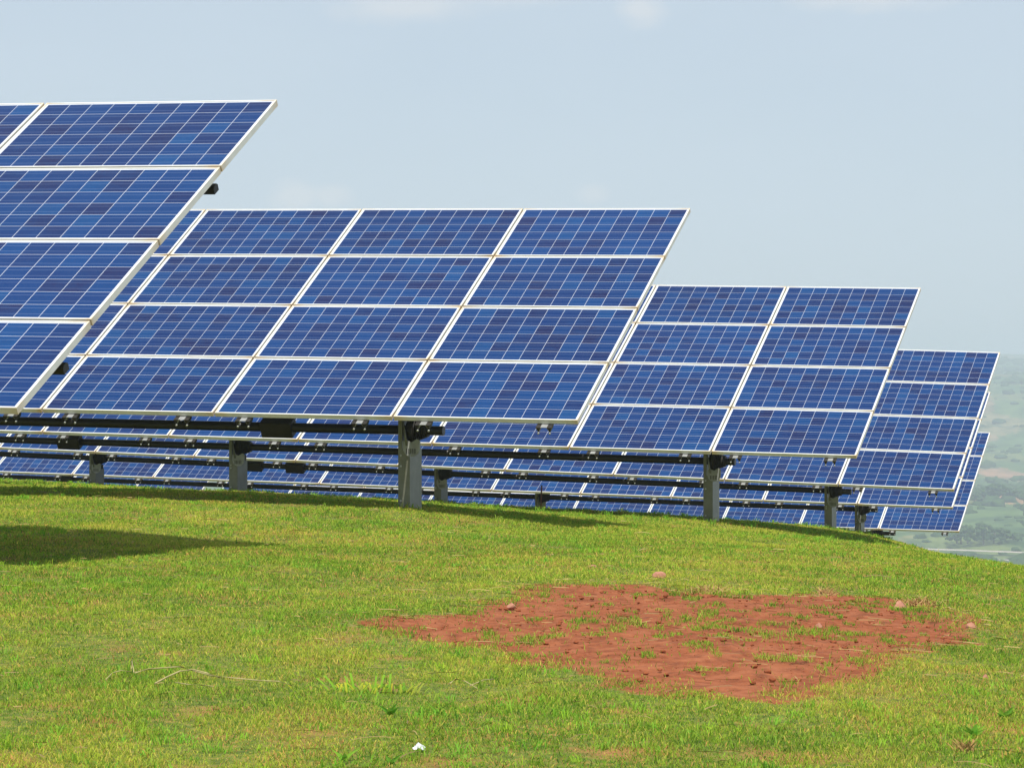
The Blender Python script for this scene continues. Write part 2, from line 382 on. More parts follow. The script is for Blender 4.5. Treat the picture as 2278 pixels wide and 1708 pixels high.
tco = N(t, 'ShaderNodeTexCoord').outputs['Object']; sp = N(t, 'ShaderNodeSeparateXYZ'); L(t, tco, sp.inputs[0])
dirt = object_noise(t, 9, 4)
# rusty run-off dirt gathers at the frame corners
ex = math_n(t, 'ABSOLUTE', math_n(t, 'ADD', sp.outputs[0], CW/2)); ey = math_n(t, 'ABSOLUTE', math_n(t, 'ADD', sp.outputs[1], CH/2))
corner = math_n(t, 'MULTIPLY', rng_map(t, ex, CW/2-.16, CW/2-.005), rng_map(t, ey, CH/2-.13, CH/2-.005))
corner = math_n(t, 'MULTIPLY', corner, rng_map(t, dirt, .35, .62, .25, 1))
fc = ramp(t, dirt, [(.3, (.64, .62, .56)), (.7, (.74, .73, .68))])
fc = mixc(t, math_n(t, 'MULTIPLY', corner, .85), fc, (.58, .38, .15))
setb(t, b, col=fc, rough=.45, metal=.0, spec=.5)

m_glass, t, b = new_mat('solar_cells')
uv = N(t, 'ShaderNodeUVMap', uv_map='cells').outputs[0]
su = N(t, 'ShaderNodeSeparateXYZ'); L(t, uv, su.inputs[0])
u, v = su.outputs[0], su.outputs[1]
fu = math_n(t, 'FRACT', u); fv_ = math_n(t, 'FRACT', v)
du = math_n(t, 'MINIMUM', fu, math_n(t, 'SUBTRACT', 1.0, fu)); dv = math_n(t, 'MINIMUM', fv_, math_n(t, 'SUBTRACT', 1.0, fv_))
gap = math_n(t, 'MAXIMUM', rng_map(t, du, .0105, .0075), rng_map(t, dv, .0105, .0075))
def outside(c, n):
    return math_n(t, 'MAXIMUM', math_n(t, 'LESS_THAN', c, 0.0), math_n(t, 'GREATER_THAN', c, float(n)))
white = math_n(t, 'MAXIMUM', gap, math_n(t, 'MAXIMUM', outside(u, 10), outside(v, 6)))
# per cell colour
fl = N(t, 'ShaderNodeCombineXYZ'); L(t, math_n(t, 'FLOOR', u), fl.inputs[0]); L(t, math_n(t, 'FLOOR', v), fl.inputs[1])
oi = N(t, 'ShaderNodeObjectInfo'); L(t, math_n(t, 'MULTIPLY', oi.outputs['Random'], 91.7), fl.inputs[2])
wn = N(t, 'ShaderNodeTexWhiteNoise', noise_dimensions='3D'); L(t, fl.outputs[0], wn.inputs['Vector'])
cellc = ramp(t, wn.outputs['Value'], [(0, (.011, .015, .062)), (.2, (.008, .021, .088)), (.55, (.006, .028, .115)), (.88, (.006, .038, .140)), (1, (.007, .050, .160))])
# whole-module tint (batches differ a little) and the crystal grain / cloudy anti-reflective film
oc = mixc(t, oi.outputs['Random'], (.86, .88, .92), (1.12, 1.12, 1.1)); cellc = mixc(t, 1.0, cellc, oc, 'MULTIPLY')
cl = object_noise(t, 3.2, 4, (1, 2.2, 1)); cellc = mixc(t, rng_map(t, cl, .48, .72, 0, .6), cellc, (.006, .037, .130))
gv = N(t, 'ShaderNodeTexVoronoi', i={'Scale': 55.0}); L(t, N(t, 'ShaderNodeTexCoord').outputs['Object'], gv.inputs['Vector'])
gs = N(t, 'ShaderNodeSeparateColor'); L(t, gv.outputs['Color'], gs.inputs[0])
cellc = mixc(t, math_n(t, 'MULTIPLY', gs.outputs[0], .3), cellc, (.006, .030, .112))
# two bus bars per cell, running along the module
bb = math_n(t, 'MINIMUM', math_n(t, 'ABSOLUTE', math_n(t, 'SUBTRACT', fv_, .27)), math_n(t, 'ABSOLUTE', math_n(t, 'SUBTRACT', fv_, .73)))
cellc = mixc(t, rng_map(t, bb, .012, .008, 0, .4), cellc, (.20, .26, .42))
col = mixc(t, white, cellc, (.52, .55, .62))
setb(t, b, col=col, rough=.22, spec=.07)
b.inputs['Coat Weight'].default_value = .0

def steel(name, c0, c1, rough, metal, sc=12):
    m, t, b = new_mat(name); n = object_noise(t, sc, 5)
    setb(t, b, col=ramp(t, n, [(.3, c0), (.7, c1)]), rough=rough, metal=metal); return m
m_zinc = steel('galvanised_steel', (.24, .245, .24), (.36, .365, .36), .5, .25)
m_post = steel('post_steel', (.155, .155, .115), (.22, .22, .175), .45, .45, 6)  # olive cast of the reflected grass is put into the base colour
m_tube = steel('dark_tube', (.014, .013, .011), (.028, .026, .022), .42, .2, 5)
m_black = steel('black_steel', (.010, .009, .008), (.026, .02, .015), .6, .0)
m_rust = steel('rusty_iron', (.14, .06, .035), (.24, .11, .06), .9, .0, 30)
m_bolt = steel('bright_bolt', (.42, .42, .40), (.55, .55, .53), .4, .3)

# ---- one module: frame mesh (part) and laminate (sub-part); local X right along the row, Y up the slope, Z out of the face; origin at its right upper outer corner
mb = MB()
mb.box((-CW, -CH, -FD), (-CW+LIP, 0, 0)); mb.box((-LIP, -CH, -FD), (0, 0, 0))
mb.box((-CW+LIP, -LIP, -FD+.0015), (-LIP, -.0005, -.0004)); mb.box((-CW+LIP, -CH+.0005, -FD+.0015), (-LIP, -CH+LIP, -.0004))
me_frame = mb.mesh('solar_panel'); me_frame.materials.append(m_frame)
x0, x1, y0, y1 = -CW+LIP-.001, -LIP+.001, -CH+LIP-.001, -LIP+.001
bm = bmesh.new()
vs = [bm.verts.new(p) for p in ((x0, y0, -.005), (x1, y0, -.005), (x1, y1, -.005), (x0, y1, -.005), (x0, y0, -.010), (x1, y0, -.010), (x1, y1, -.010), (x0, y1, -.010))]
ft = bm.faces.new(vs[:4]); fb = bm.faces.new(vs[4:][::-1])
uvl = bm.loops.layers.uv.new('cells')
ix0, ix1, iy0, iy1 = -CW+LIP+MARG, -LIP-MARG, -CH+LIP+MARG, -LIP-MARG
for f in (ft, fb):
    for lp in f.loops:
        c = lp.vert.co
        lp[uvl].uv = ((c.x-ix0)/(ix1-ix0)*10, (c.y-iy0)/(iy1-iy0)*6) if f is ft else (-5, -5)
me_glass = bpy.data.meshes.new('glass'); bm.to_mesh(me_glass); bm.free(); me_glass.materials.append(m_glass)

# ---- hat rail running up the slope under the modules; origin at the slope top, on the module back
RAIL_L = 4.02+.055
mb = MB()
th = .004
prof = [(-.085, -.052), (-.062, -.052), (-.026, 0), (.026, 0), (.062, -.052), (.085, -.052), (.085, -.052+th), (.064, -.052+th)]
out = [(-.044, -.040), (-.028, -.002), (.028, -.002), (.044, -.040), (.040, -.040), (.025, -.0065), (-.025, -.0065), (-.040, -.040)]
mb.prism(out, 1, -RAIL_L, -.10)
me_rail = mb.mesh('mounting_rail'); me_rail.materials.append(m_zinc)
mb = MB()     # rail end: dark triangles stand in for flank shade; web between, bolted feet
mb.box((-.032, -RAIL_L+.02, -.0105), (.032, -RAIL_L+.09, -.0072))
for sgn in (-1, 1):
    mb.prism([(sgn*.030, -.003), (sgn*.070, -.003), (sgn*.050, -.056)], 1, -RAIL_L-.004, -RAIL_L+.10)
nb = len(mb.bm.faces)
for sgn in (-1, 1): mb.tube((sgn*.050, -RAIL_L-.014, -.055), (sgn*.050, -RAIL_L+.004, -.055), .0085, 8)
mb.bm.faces.ensure_lookup_table()
for f in mb.bm.faces[nb:]: f.material_index = 1
me_gus = mb.mesh('end_shade_bolts'); me_gus.materials.append(m_black); me_gus.materials.append(m_bolt)

# ------------------------------------------------------------------ the rows
def axes(yaw, tilt, slope):
    yaw, tilt, slope = R(yaw), R(tilt), R(slope)
    d = Vector((-math.cos(yaw)*math.cos(slope), math.sin(yaw)*math.cos(slope), math.sin(slope)))
    h = d.cross(Vector((0, 0, 1))).normalized()
    if h.y > 0: h = -h
    n0 = h.cross(d).normalized()
    if n0.z < 0: n0 = -n0
    e = (h*math.cos(tilt)-n0*math.sin(tilt)).normalized()
    n = d.cross(e).normalized()
    return d, e, n
VT, WT, TR = 3.45, .47, .042       # torque tube: distance down the slope, below the module face, radius
GROUP = 'rows of tilted solar tables on the hilltop'
def array(P, yaw, tilt, slope, ncol, tube_u, posts, couplings, label, u0=0.0, purlin_out=-.18, tube_end=None):
    d, e, n = axes(yaw, tilt, slope); P = Vector(P)+Vector((0, 0, CAMH))
    tubeP = lambda u: P+d*u+e*VT-n*WT
    pb = tubeP(posts[0]); base = Vector((pb.x, pb.y, gz1(pb.x, pb.y)))
    root = empty('solar_array', base); tag(root, label, 'solar array', GROUP)
    inv = Matrix.Translation(-base)
    Rm = Matrix((( -d.x, -e.x, n.x, 0), (-d.y, -e.y, n.y, 0), (-d.z, -e.z, n.z, 0), (0, 0, 0, 1)))
    def M(p): return inv @ Matrix.Translation(p) @ Rm
    for c in range(ncol):
        for r_ in range(4):
            jz = random.uniform(-.0015, .0015)
            o = link('solar_panel', me_frame, None, root, M(P+d*(u0+c*PITCH_U)+e*(r_*PITCH_V)+n*jz))
            link('glass', me_glass, None, o)
        for off in (.29, 1.375):
            rl = link('mounting_rail', me_rail, None, root, M(P+d*(u0+c*PITCH_U+off)-n*(FD+.002)))
            link('end_shade_bolts', me_gus, None, rl)
    uend = u0+ncol*PITCH_U
    # purlins under the rails
    for vv in (1.04, 3.34):
        mb = MB(); mb.prism([(-.034, -.026), (.034, -.026), (.034, .012), (.016, .026), (-.016, .026), (-.034, .012)], 0, -(uend-u0)+.05, purlin_out)
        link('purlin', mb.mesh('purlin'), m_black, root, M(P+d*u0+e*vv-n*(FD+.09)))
    # torque tube with its coupling sleeves
    L_ = (uend-.2 if tube_end is None else tube_end)-tube_u
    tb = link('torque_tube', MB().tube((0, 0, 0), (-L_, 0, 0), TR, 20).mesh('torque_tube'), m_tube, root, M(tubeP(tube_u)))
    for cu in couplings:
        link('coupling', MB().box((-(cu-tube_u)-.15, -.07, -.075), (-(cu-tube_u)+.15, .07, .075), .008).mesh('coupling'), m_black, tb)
    # posts: built upright, local X along the row to the right, Y away from the viewer
    hd = Vector((-d.x, -d.y, 0)).normalized(); yv = Vector((-hd.y, hd.x, 0))
    for k, pu in enumerate(posts):
        tp = tubeP(pu); gzv = min(gz1(tp.x, tp.y), gz1(tp.x-.1*yv.x, tp.y-.1*yv.y)); h = tp.z-gzv
        PM = inv @ Matrix(((hd.x, yv.x, 0, tp.x), (hd.y, yv.y, 0, tp.y), (0, 0, 1, gzv), (0, 0, 0, 1)))
        mb = MB()
        # front plate with a stepped notch for the bearing, right flank plate below the bearing
        mb.prism([(-.055, -.3), (.055, -.3), (.055, h-.16), (-.018, h-.16), (-.018, h+.20), (-.055, h+.20)], 1, -.14, -.128)
        mb.box((.043, -.1278, -.3), (.055, .16, h-.17)); mb.box((-.055, -.1278, -.3), (-.043, .16, h+.18)); mb.box((-.043, .148, -.3), (.043, .16, h-.10))
        po = link('post', mb.mesh('post'), m_post, root, PM)
        for zz_ in (h-.22, h*.55, .08): link('bolt', MB().tube((-.028, -.150, zz_), (-.028, -.139, zz_), .009, 8).mesh('bolt'), m_bolt, po)
        mb = MB()       # bearing housing with ribbed bellows round the tube
        mb.tube((.0, 0, h), (.06, 0, h), .105, 24); 
        for q_ in range(6): mb.tube((.065+q_*.017, 0, h), (.074+q_*.017, 0, h), .098-q_*.006, 24)
        mb.tube((.06, 0, h), (.175, 0, h), .062, 20)
        link('bearing', mb.mesh('bearing'), m_black, po)
        mb = MB()       # crescent adjusting plate with slots, and its lever
        arc = [(.075+.078*math.cos(a), h-.155+.075*math.sin(a)) for a in np.linspace(math.pi, 2*math.pi, 14)]
        arc += [(.153, h-.09), (.125, h-.075), (.075, h-.105), (.03, h-.085), (-.003, h-.09)]
        mb.prism(arc, 1, -.160, -.148)
        link('crescent_plate', mb.mesh('crescent_plate'), m_zinc, po)
        for q_ in range(5): link('slot', MB().box((.030+q_*.019, -.1630, h-.205), (.037+q_*.019, -.1602, h-.160)).mesh('slot'), m_black, po)
        mb = MB(); mb.path([(-.005, -.155, h+.075), (.035, -.168, h-.135)], .010, .010, 6)
        link('lever', mb.mesh('lever'), m_post, po)
        mb = MB()       # arms from the bearing up to the purlins, in slope coordinates round the tube
        mb.tube((.03, .02, .02), (.03, (VT-1.04), WT-FD-.14), .028, 8); mb.tube((.03, .01, .03), (.03, VT-3.34, WT-FD-.14), .028, 8)
        link('support_arm', mb.mesh('support_arm'), m_black, root, M(tp))
    return root

array((-1.518, 19.887, 1.833), 18.55, 29.18, .94, 4, 1.9, [2.6], [5.2],
      'nearest and biggest solar array, running out of the photo at the left edge', purlin_out=-.04)
array((1.688, 29.206, 1.664), 18.44, 29.31, .93, 5, 1.45, [1.77, 7.6], [3.02],
      'second solar array from the front, in the middle, with the thickest grey post')
array((4.961, 37.412, 1.165), 18.48, 29.12, 1.23, 8, 1.56, [1.845, 7.75, 13.0], [10.0],
      'third solar array from the front, immediately right of and behind the middle one')
array((7.389, 46.652, .480), 18.52, 29.17, 1.87, 11, 1.62, [1.93, 7.93, 13.68], [10.3, 11.0],
      'fourth solar array from the front, the rightmost one whose top edge meets the sky')
array((8.698, 56.039, -.145), 18.51, 29.19, 1.41, 13, 1.45, [1.77, 7.65, 13.5, 19.3], [17.2],
      'fifth solar array, its thin white end squeezed between the fourth and the lowest')
array((10.255, 66.077, -1.035), 18.63, 29.16, .93, 10, 1.46, [1.9, 7.8, 13.7], [],
      'lowest and farthest solar array, its right corner hanging over the hazy hillside', tube_end=16.5)
array((10.255, 66.077, -1.035), 18.63, 29.16, .93, 5, 17.2, [19.2], [],
      'farthest solar array at lower left, beyond the gap in the back row', u0=17.13)

# ------------------------------------------------------------------ grass
m_grass, t, b = new_mat('grass_blades')
at = N(t, 'ShaderNodeAttribute', attribute_name='tint')
t.nodes.remove(b); out = [n for n in t.nodes if n.type == 'OUTPUT_MATERIAL'][0]
df = N(t, 'ShaderNodeBsdfDiffuse'); tr = N(t, 'ShaderNodeBsdfTranslucent'); mx = N(t, 'ShaderNodeMixShader', i={0: .45})
L(t, at.outputs['Color'], df.inputs[0]); L(t, at.outputs['Color'], tr.inputs[0]); L(t, df.outputs[0], mx.inputs[1]); L(t, tr.outputs[0], mx.inputs[2]); L(t, mx.outputs[0], out.inputs[0])

def blades(x, y, hgt, wid, lean, colr, seed, two=True):
    """bent blades: base pair, mid pair, tip; colour per blade"""
    r = np.random.default_rng(seed); n = len(x); z = gz(x, y)-.004
    th = r.random(n)*2*np.pi; wx, wy = np.cos(th)*wid*.5, np.sin(th)*wid*.5
    ph = r.random(n)*2*np.pi; lx, ly = np.cos(ph)*lean*hgt, np.sin(ph)*lean*hgt
    B = np.stack([x, y, z], 1); wv = np.stack([wx, wy, np.zeros(n)], 1)
    mid = B+np.stack([lx*.35, ly*.35, hgt*.6], 1); tip = B+np.stack([lx, ly, hgt*np.clip(1-.42*lean, .3, 1)], 1)
    V = np.stack([B-wv, B+wv, mid+wv*.75, mid-wv*.75, tip], 1).reshape(-1, 3)
    o = (np.arange(n)*5)[:, None]
    F = (o+np.array([0, 1, 2, 3, 3, 2, 4])).reshape(-1); C = np.tile([4, 3], n)
    K = np.repeat(colr, 5, axis=0)
    return V, F, C, K
def build_stuff(name, parts, mat):
    V, F, C, K, off = [], [], [], [], 0
    for (v, f, c, k) in parts:
        V.append(v); F.append(f+off); C.append(c); K.append(k); off += len(v)
    V = np.concatenate(V); F = np.concatenate(F); C = np.concatenate(C); K = np.concatenate(K)
    me = mesh_np(name, V, F, C)
    a = me.color_attributes.new('tint', 'FLOAT_COLOR', 'POINT')
    a.data.foreach_set('color', np.c_[K, np.ones(len(K))].astype(np.float32).ravel())
    return link(name, me, mat)
def grass_colour(x, y, r):
    n = len(x)
    g1 = np.array([.235, .375, .036]); g2 = np.array([.375, .455, .050]); yl = np.array([.56, .48, .10]); br = np.array([.54, .30, .10]); dk = np.array([.085, .19, .024])
    p = fbm(x*.9+40, y*.55, 4)*.6+fbm(x*3.1, y*2.0+30, 3)*.4      # patches
    w = np.clip((p-.37)/.27, 0, 1)
    c = g1[None]*(1-w[:, None])+g2[None]*w[:, None]
    k = r.random(n)
    c = np.where((k < .10+.16*w)[:, None], yl[None], c)
    k2 = r.random(n); bw = np.clip((fbm(x*1.7+9, y*1.1+77, 3)-.47)*5, 0, 1)
    c = np.where((k2 < .04+.18*bw)[:, None], br[None], c)
    c = np.where((r.random(n) < .06+.22*(1-w))[:, None], dk[None], c)
    return c*(.75+.5*r.random(n))[:, None]
def sample(n, d0, d1, k, half, r):
    """positions in the wedge in front of the viewer, density falling as distance^-k"""
    e = 2-k; uu = r.random(n); d = (d0**e+uu*(d1**e-d0**e))**(1/e)
    return (r.random(n)*2-1)*half*d, d
parts = []
r = np.random.default_rng(11)
x, y = sample(1500000, 7.6, 62, 1.45, .20, r)
m = soil_mask(x, y); tuft = fbm(x*11+3, y*6.5+8, 2)*.72+fbm(x*2.1+3, y*1.4+8, 2)*.28
keep = (r.random(len(x)) > np.clip((m+.08)/.26, 0, 1)**.7) | (tuft > .615) & (r.random(len(x)) < .85) | (r.random(len(x)) < .02)
x, y, m = x[keep], y[keep], m[keep]
clump = np.clip((fbm(x*4.5+11, y*3.0, 4)-.5)*2.2+.5, 0, 1)
hgt = (.011+.020*r.random(len(x))**1.5)*(.65+.9*clump)*np.clip((y/14)**.25, .9, 1.4)
wid = (.0017+.0020*r.random(len(x)))*np.clip(y/11, 1, 6)**.72
hgt = np.where(m > .02, hgt*.9, hgt)
gc = grass_colour(x, y, r); gc = np.where((m > .06)[:, None], gc*np.array([.68, .88, .75]), gc)
parts.append(blades(x, y, hgt, wid, .5+1.0*r.random(len(x)), gc, 12))
# lusher tufts: small clusters of longer blades
x, y = sample(8000, 8, 60, 1.4, .20, r); ok = (soil_mask(x, y) < .0) & (fbm(x*1.3+70, y*.9, 3) > .46)
x, y = x[ok], y[ok]; k = 16
tx = np.repeat(x, k)+r.normal(0, .022, len(x)*k); ty = np.repeat(y, k)+r.normal(0, .022, len(x)*k)
hs = np.repeat(.025+.035*r.random(len(x))**2, k)*(.6+.6*r.random(len(tx)))*np.clip(ty/22, 1, 1.8)
cc_ = np.repeat(np.stack([.19+.12*r.random(len(x)), .38+.10*r.random(len(x)), .035+.02*r.random(len(x))], 1), k, axis=0)*(.8+.4*r.random(len(tx)))[:, None]
parts.append(blades(tx, ty, hs, (.003+.002*r.random(len(tx)))*np.clip(ty/12, 1, 4)**.7, .5+.6*r.random(len(tx)), cc_, 13))
bpy.context.view_layer.update()
fx_, fy_ = [], []
for o in bpy.data.objects:
    if o.name.split('.')[0] == 'post':
        w_ = o.matrix_world.translation
        k = 70; fx_.append(w_.x+r.normal(0, .11, k)); fy_.append(w_.y-.17+r.normal(0, .05, k))
fx_, fy_ = np.concatenate(fx_), np.concatenate(fy_)
parts.append(blades(fx_, fy_, .04+.07*r.random(len(fx_))**2, .005+.004*r.random(len(fx_)), .3+.6*r.random(len(fx_)), grass_colour(fx_, fy_, r)*np.array([.85, .95, .9]), 14))
x, y = sample(2600, 9, 56, .6, .19, r); ok = soil_mask(x, y) < .05; x, y = x[ok], y[ok]
parts.append(blades(x, y, .035+.06*r.random(len(x))**2, (.0028+.002*r.random(len(x)))*np.clip(y/14, 1, 3)**.8, .3+.8*r.random(len(x)), grass_colour(x, y, r), 15))
gr = build_stuff('grass', parts, m_grass); tag(gr, 'short patchy lawn grass, yellow-green with browner spots', kind='stuff')

# dry cut stalks lying in the grass and on the bare soil
m_straw, t, b = new_mat('dry_straw')
at = N(t, 'ShaderNodeAttribute', attribute_name='tint'); setb(t, b, col=at.outputs['Color'], rough=.8)
def stalks(n, pos, seed, ln=(.03, .14)):
    r = np.random.default_rng(seed); x, y = pos(n, r); n = len(x)
    ll = ln[0]+(ln[1]-ln[0])*r.random(n)**2.2; a = r.random(n)*2*np.pi; w = .0010+.0018*r.random(n); w = w*np.clip(y/12, 1, 3)
    K = 5; s = np.linspace(-.5, .5, K); curve = (r.random(n)-.5)*.5
    X = x[:, None]+np.cos(a)[:, None]*s*ll[:, None]-np.sin(a)[:, None]*(s**2*curve[:, None])*ll[:, None]
    Y = y[:, None]+np.sin(a)[:, None]*s*ll[:, None]+np.cos(a)[:, None]*(s**2*curve[:, None])*ll[:, None]
    lift = (.010+.014*r.random(n))[:, None]+(.25-s**2)*ll[:, None]*(.3*r.random(n))[:, None]
    on_soil = (soil_mask(x, y) > .03)[:, None]
    Z = gz(X, Y)+np.where(on_soil, lift*.35, lift)
    wx, wy = -np.sin(a)*w*.5, np.cos(a)*w*.5
    A = np.stack([X+wx[:, None], Y+wy[:, None], Z-w[:, None]*.4], -1); Bv = np.stack([X-wx[:, None], Y-wy[:, None], Z+w[:, None]*.4], -1)
    V = np.stack([A, Bv], 2).reshape(n, -1, 3)
    f = np.concatenate([[2*i, 2*i+2, 2*i+3, 2*i+1] for i in range(K-1)])
    F = ((np.arange(n)*2*K)[:, None]+f).reshape(-1)
    c = np.array([.36, .26, .10])*(.45+.6*r.random((n, 1)))*np.array([1, .96, .9])
    return V.reshape(-1, 3), F, np.full(n*(K-1), 4), np.repeat(c, 2*K, axis=0)
def anywhere(n, r): return sample(n, 8, 34, 1.6, .18, r)
def soil_rim(n, r):
    x = r.uniform(SP[:, 0].min()-.2, SP[:, 0].max()+.2, n*6); y = r.uniform(SP[:, 1].min()-.3, SP[:, 1].max()+.4, n*6)
    s = soil_sd(x, y); k = r.random(n*6); ok = ((np.abs(s) < .16) & (k < .8) & (y > SP[:, 1].mean()-1)) | ((s > 0) & (k < .10)); return x[ok][:n], y[ok][:n]
st = build_stuff('dry_straw', [stalks(900, anywhere, 21), stalks(330, soil_rim, 22, (.03, .13))], m_straw)
tag(st, 'dry cut stalks lying loose in the lawn and along the bare soil', kind='stuff')
# crumbs of red soil on the bare patch
r = np.random.default_rng(31)
x = r.uniform(SP[:, 0].min(), SP[:, 0].max(), 1800); y = r.uniform(SP[:, 1].min(), SP[:, 1].max(), 1800); ok = soil_sd(x, y) > .02; x, y = x[ok], y[ok]
s_ = .002+.008*r.random(len(x))**5
V, F = blob_cloud(np.stack([x, y, gz(x, y)-.010+s_*.3], 1), np.stack([s_*1.3, s_*1.2, s_*.8], 1), 32)
m_crumb, t, b = new_mat('soil_crumbs'); setb(t, b, col=ramp(t, noise(t, 60), [(.3, (.18, .052, .021)), (.7, (.29, .092, .04))]), rough=.95, spec=.1)
cr = link('soil_crumbs', mesh_np('soil_crumbs', V, F, np.full(len(F)//3, 3)), m_crumb); tag(cr, 'loose crumbs of red earth on the bare patch', kind='stuff')

# ------------------------------------------------------------------ small things on the lawn
def ray(px, py):
    """where the line of sight through a photo point meets the ground"""
    a = (px-1139)/FPX; s = (py-854)/FPX; dd = np.linspace(7, 40, 6000); g = CAMH-gz(a*dd, dd)
    i = np.argmax(g/dd <= s); return float(a*dd[i]), float(dd[i])
def rock(name, px, py, w, h, label, mat, seed, group=None):
    x, y = ray(px, py); bm = bmesh.new(); bmesh.ops.create_icosphere(bm, subdivisions=3, radius=1); r = random.Random(seed)
    pl = [(Vector((r.uniform(-1, 1), r.uniform(-1, 1), r.uniform(-.3, 1))).normalized(), r.uniform(.55, .85)) for _ in range(9)]
    for v_ in bm.verts:
        for nrm, dd in pl:
            k = v_.co.dot(nrm)
            if k > dd: v_.co -= nrm*(k-dd)
        v_.co *= 1+r.uniform(-.03, .03); v_.co.x *= w/2*1.25; v_.co.y *= w/2; v_.co.z *= h*.9
    me = bpy.data.meshes.new(name); bm.to_mesh(me); bm.free()
    o = link(name, me, mat); o.location = (x, y, gz1(x, y)+h*.02); o.rotation_euler = (0, 0, r.random()*.6-.3); return tag(o, label, 'stone', group)
m_stone, t, b = new_mat('pink_stone'); setb(t, b, col=ramp(t, object_noise(t, 40), [(.3, (.30, .125, .075)), (.7, (.42, .20, .13))]), rough=.9)
SG = 'stones around the bare soil'
rock('stone', 1462, 1285, .085, .048, 'pinkish stone in the grass just behind the bare soil, the largest stone', m_stone, 1, SG)
rock('stone', 1320, 1262, .055, .022, 'flat pink stone sunk in the grass left of the largest stone', m_stone, 2, SG)
rock('stone', 2003, 1352, .060, .045, 'upright pink stone at the far right rim of the bare soil under dry grass', m_stone, 3, SG)
rock('stone', 1822, 1392, .026, .018, 'small pale pink stone lying alone on the open red soil', m_stone, 4, SG)
rock('stone', 2163, 1396, .050, .030, 'reddish stone at the right tip of the bare soil', m_stone, 5, SG)
rock('stone', 1137, 1348, .040, .020, 'pale stone under straw on the upper left rim of the bare soil', m_stone, 6, SG)
rock('stone', 2192, 1508, .022, .018, 'small red stone in the grass right of the bare soil', m_stone, 8, SG)

# crumpled scrap of white paper
x, y = ray(932, 1672); bm = bmesh.new(); bmesh.ops.create_grid(bm, x_segments=7, y_segments=7, size=.5); rr = random.Random(4)
for v_ in bm.verts:
    q2 = v_.co.x**2+v_.co.y**2
    v_.co.z = .45*math.exp(-q2*7)+rr.uniform(-.07, .07); v_.co.x *= .034*(1+rr.uniform(-.2, .2)); v_.co.y *= .030; v_.co.z *= .042
bmesh.ops.solidify(bm, geom=bm.faces[:], thickness=.0012)
me = bpy.data.meshes.new('paper_scrap'); bm.to_mesh(me); bm.free()
m_paper, t, b = new_mat('white_paper'); setb(t, b, col=ramp(t, object_noise(t, 30), [(.3, (.46, .48, .50)), (.7, (.58, .59, .60))]), rough=.7)
o = link('paper_scrap', me, m_paper); o.location = (x, y, gz1(x, y)+.010); tag(o, 'small crumpled scrap of white paper on the grass near the bottom of the photo', 'paper scrap')

# chopped bright clump of broad stems
m_stem, t, b = new_mat('cut_stems')
at = N(t, 'ShaderNodeAttribute', attribute_name='tint'); t.nodes.remove(b); out = [n for n in t.nodes if n.type == 'OUTPUT_MATERIAL'][0]
df = N(t, 'ShaderNodeBsdfPrincipled', i={'Roughness': .8, 'Specular IOR Level': .1}); tr = N(t, 'ShaderNodeBsdfTranslucent'); mx = N(t, 'ShaderNodeMixShader', i={0: .4})
L(t, at.outputs['Color'], df.inputs['Base Color']); L(t, at.outputs['Color'], tr.inputs[0]); L(t, df.outputs[0], mx.inputs[1]); L(t, tr.outputs[0], mx.inputs[2]); L(t, mx.outputs[0], out.inputs[0])
def strip_plant(name, specs, loc, mat, label, cat, group=None):
    """each spec: base x,y, height, width, lean x, lean y, colour, tip width ratio"""
    V, F, C, K = [], [], [], []
    for (bx, by, h, w, lx, ly, colr, tipw) in specs:
        a = random.uniform(-.5, .5); wx, wy = math.cos(a)*w/2, math.sin(a)*w/2; n = 5
        if not V: V.append((0, 0, -.012)); K.append(colr)
        o = len(V)
        for i in range(n):
            s = i/(n-1); f = 1+(tipw-1)*s; f *= (.8+.7*math.sin(s*math.pi)) if tipw < .4 else 1
            cx, cy, cz = bx+lx*h*s**1.4, by+ly*h*s**1.4, h*s*(1-.15*s)
            V += [(cx-wx*f, cy-wy*f, cz), (cx, cy+w*.18*f, cz+w*.02), (cx+wx*f, cy+wy*f, cz)]
            K += [colr]*3
            if i: 
                for j in (0, 1): F += [o+3*i-3+j, o+3*i-2+j, o+3*i+1+j, o+3*i+j]; C.append(4)
        F += [0, o, o+1, 0, o+1, o+2]; C += [3, 3]      # rooted together
    me = mesh_np(name, np.array(V), np.array(F), C)
    a = me.color_attributes.new('tint', 'FLOAT_COLOR', 'POINT'); a.data.foreach_set('color', np.c_[np.array(K), np.ones(len(K))].astype(np.float32).ravel())
    o = link(name, me, mat); o.location = loc; return tag(o, label, cat, group)
x, y = ray(812, 1540); specs = []
for i in range(120):
    bx = random.gauss(.015, .085); by = random.gauss(0, .035); yel = random.random()
    colr = random.choice(((.42+.12*yel, .47, .04), (.16, .33, .03), (.28+.1*yel, .42, .04), (.30, .34, .05), (.30, .21, .08)))
    specs.append((bx, by, random.uniform(.018, .045), random.uniform(.003, .0085), bx*2.4+random.uniform(-.7, .7), random.uniform(.2, .9), colr, random.uniform(.9, 1.2)))
for bx, h, lx, w in ((-.125, .062, -.75, .010), (-.10, .072, -.62, .009), (-.055, .070, -.25, .008), (-.038, .082, -.2, .010), (.035, .072, .05, .009), (.052, .074, .2, .009), (.085, .078, .05, .009)):
    specs.append((bx, 0, h, w*.9, lx, .45, (.22, .43, .035), .95))
strip_plant('cut_plant', specs, (x, y, gz1(x, y)-.004), m_stem, 'bright yellow-green plant clump with broad chopped-off stems left of the bare soil', 'plant clump')
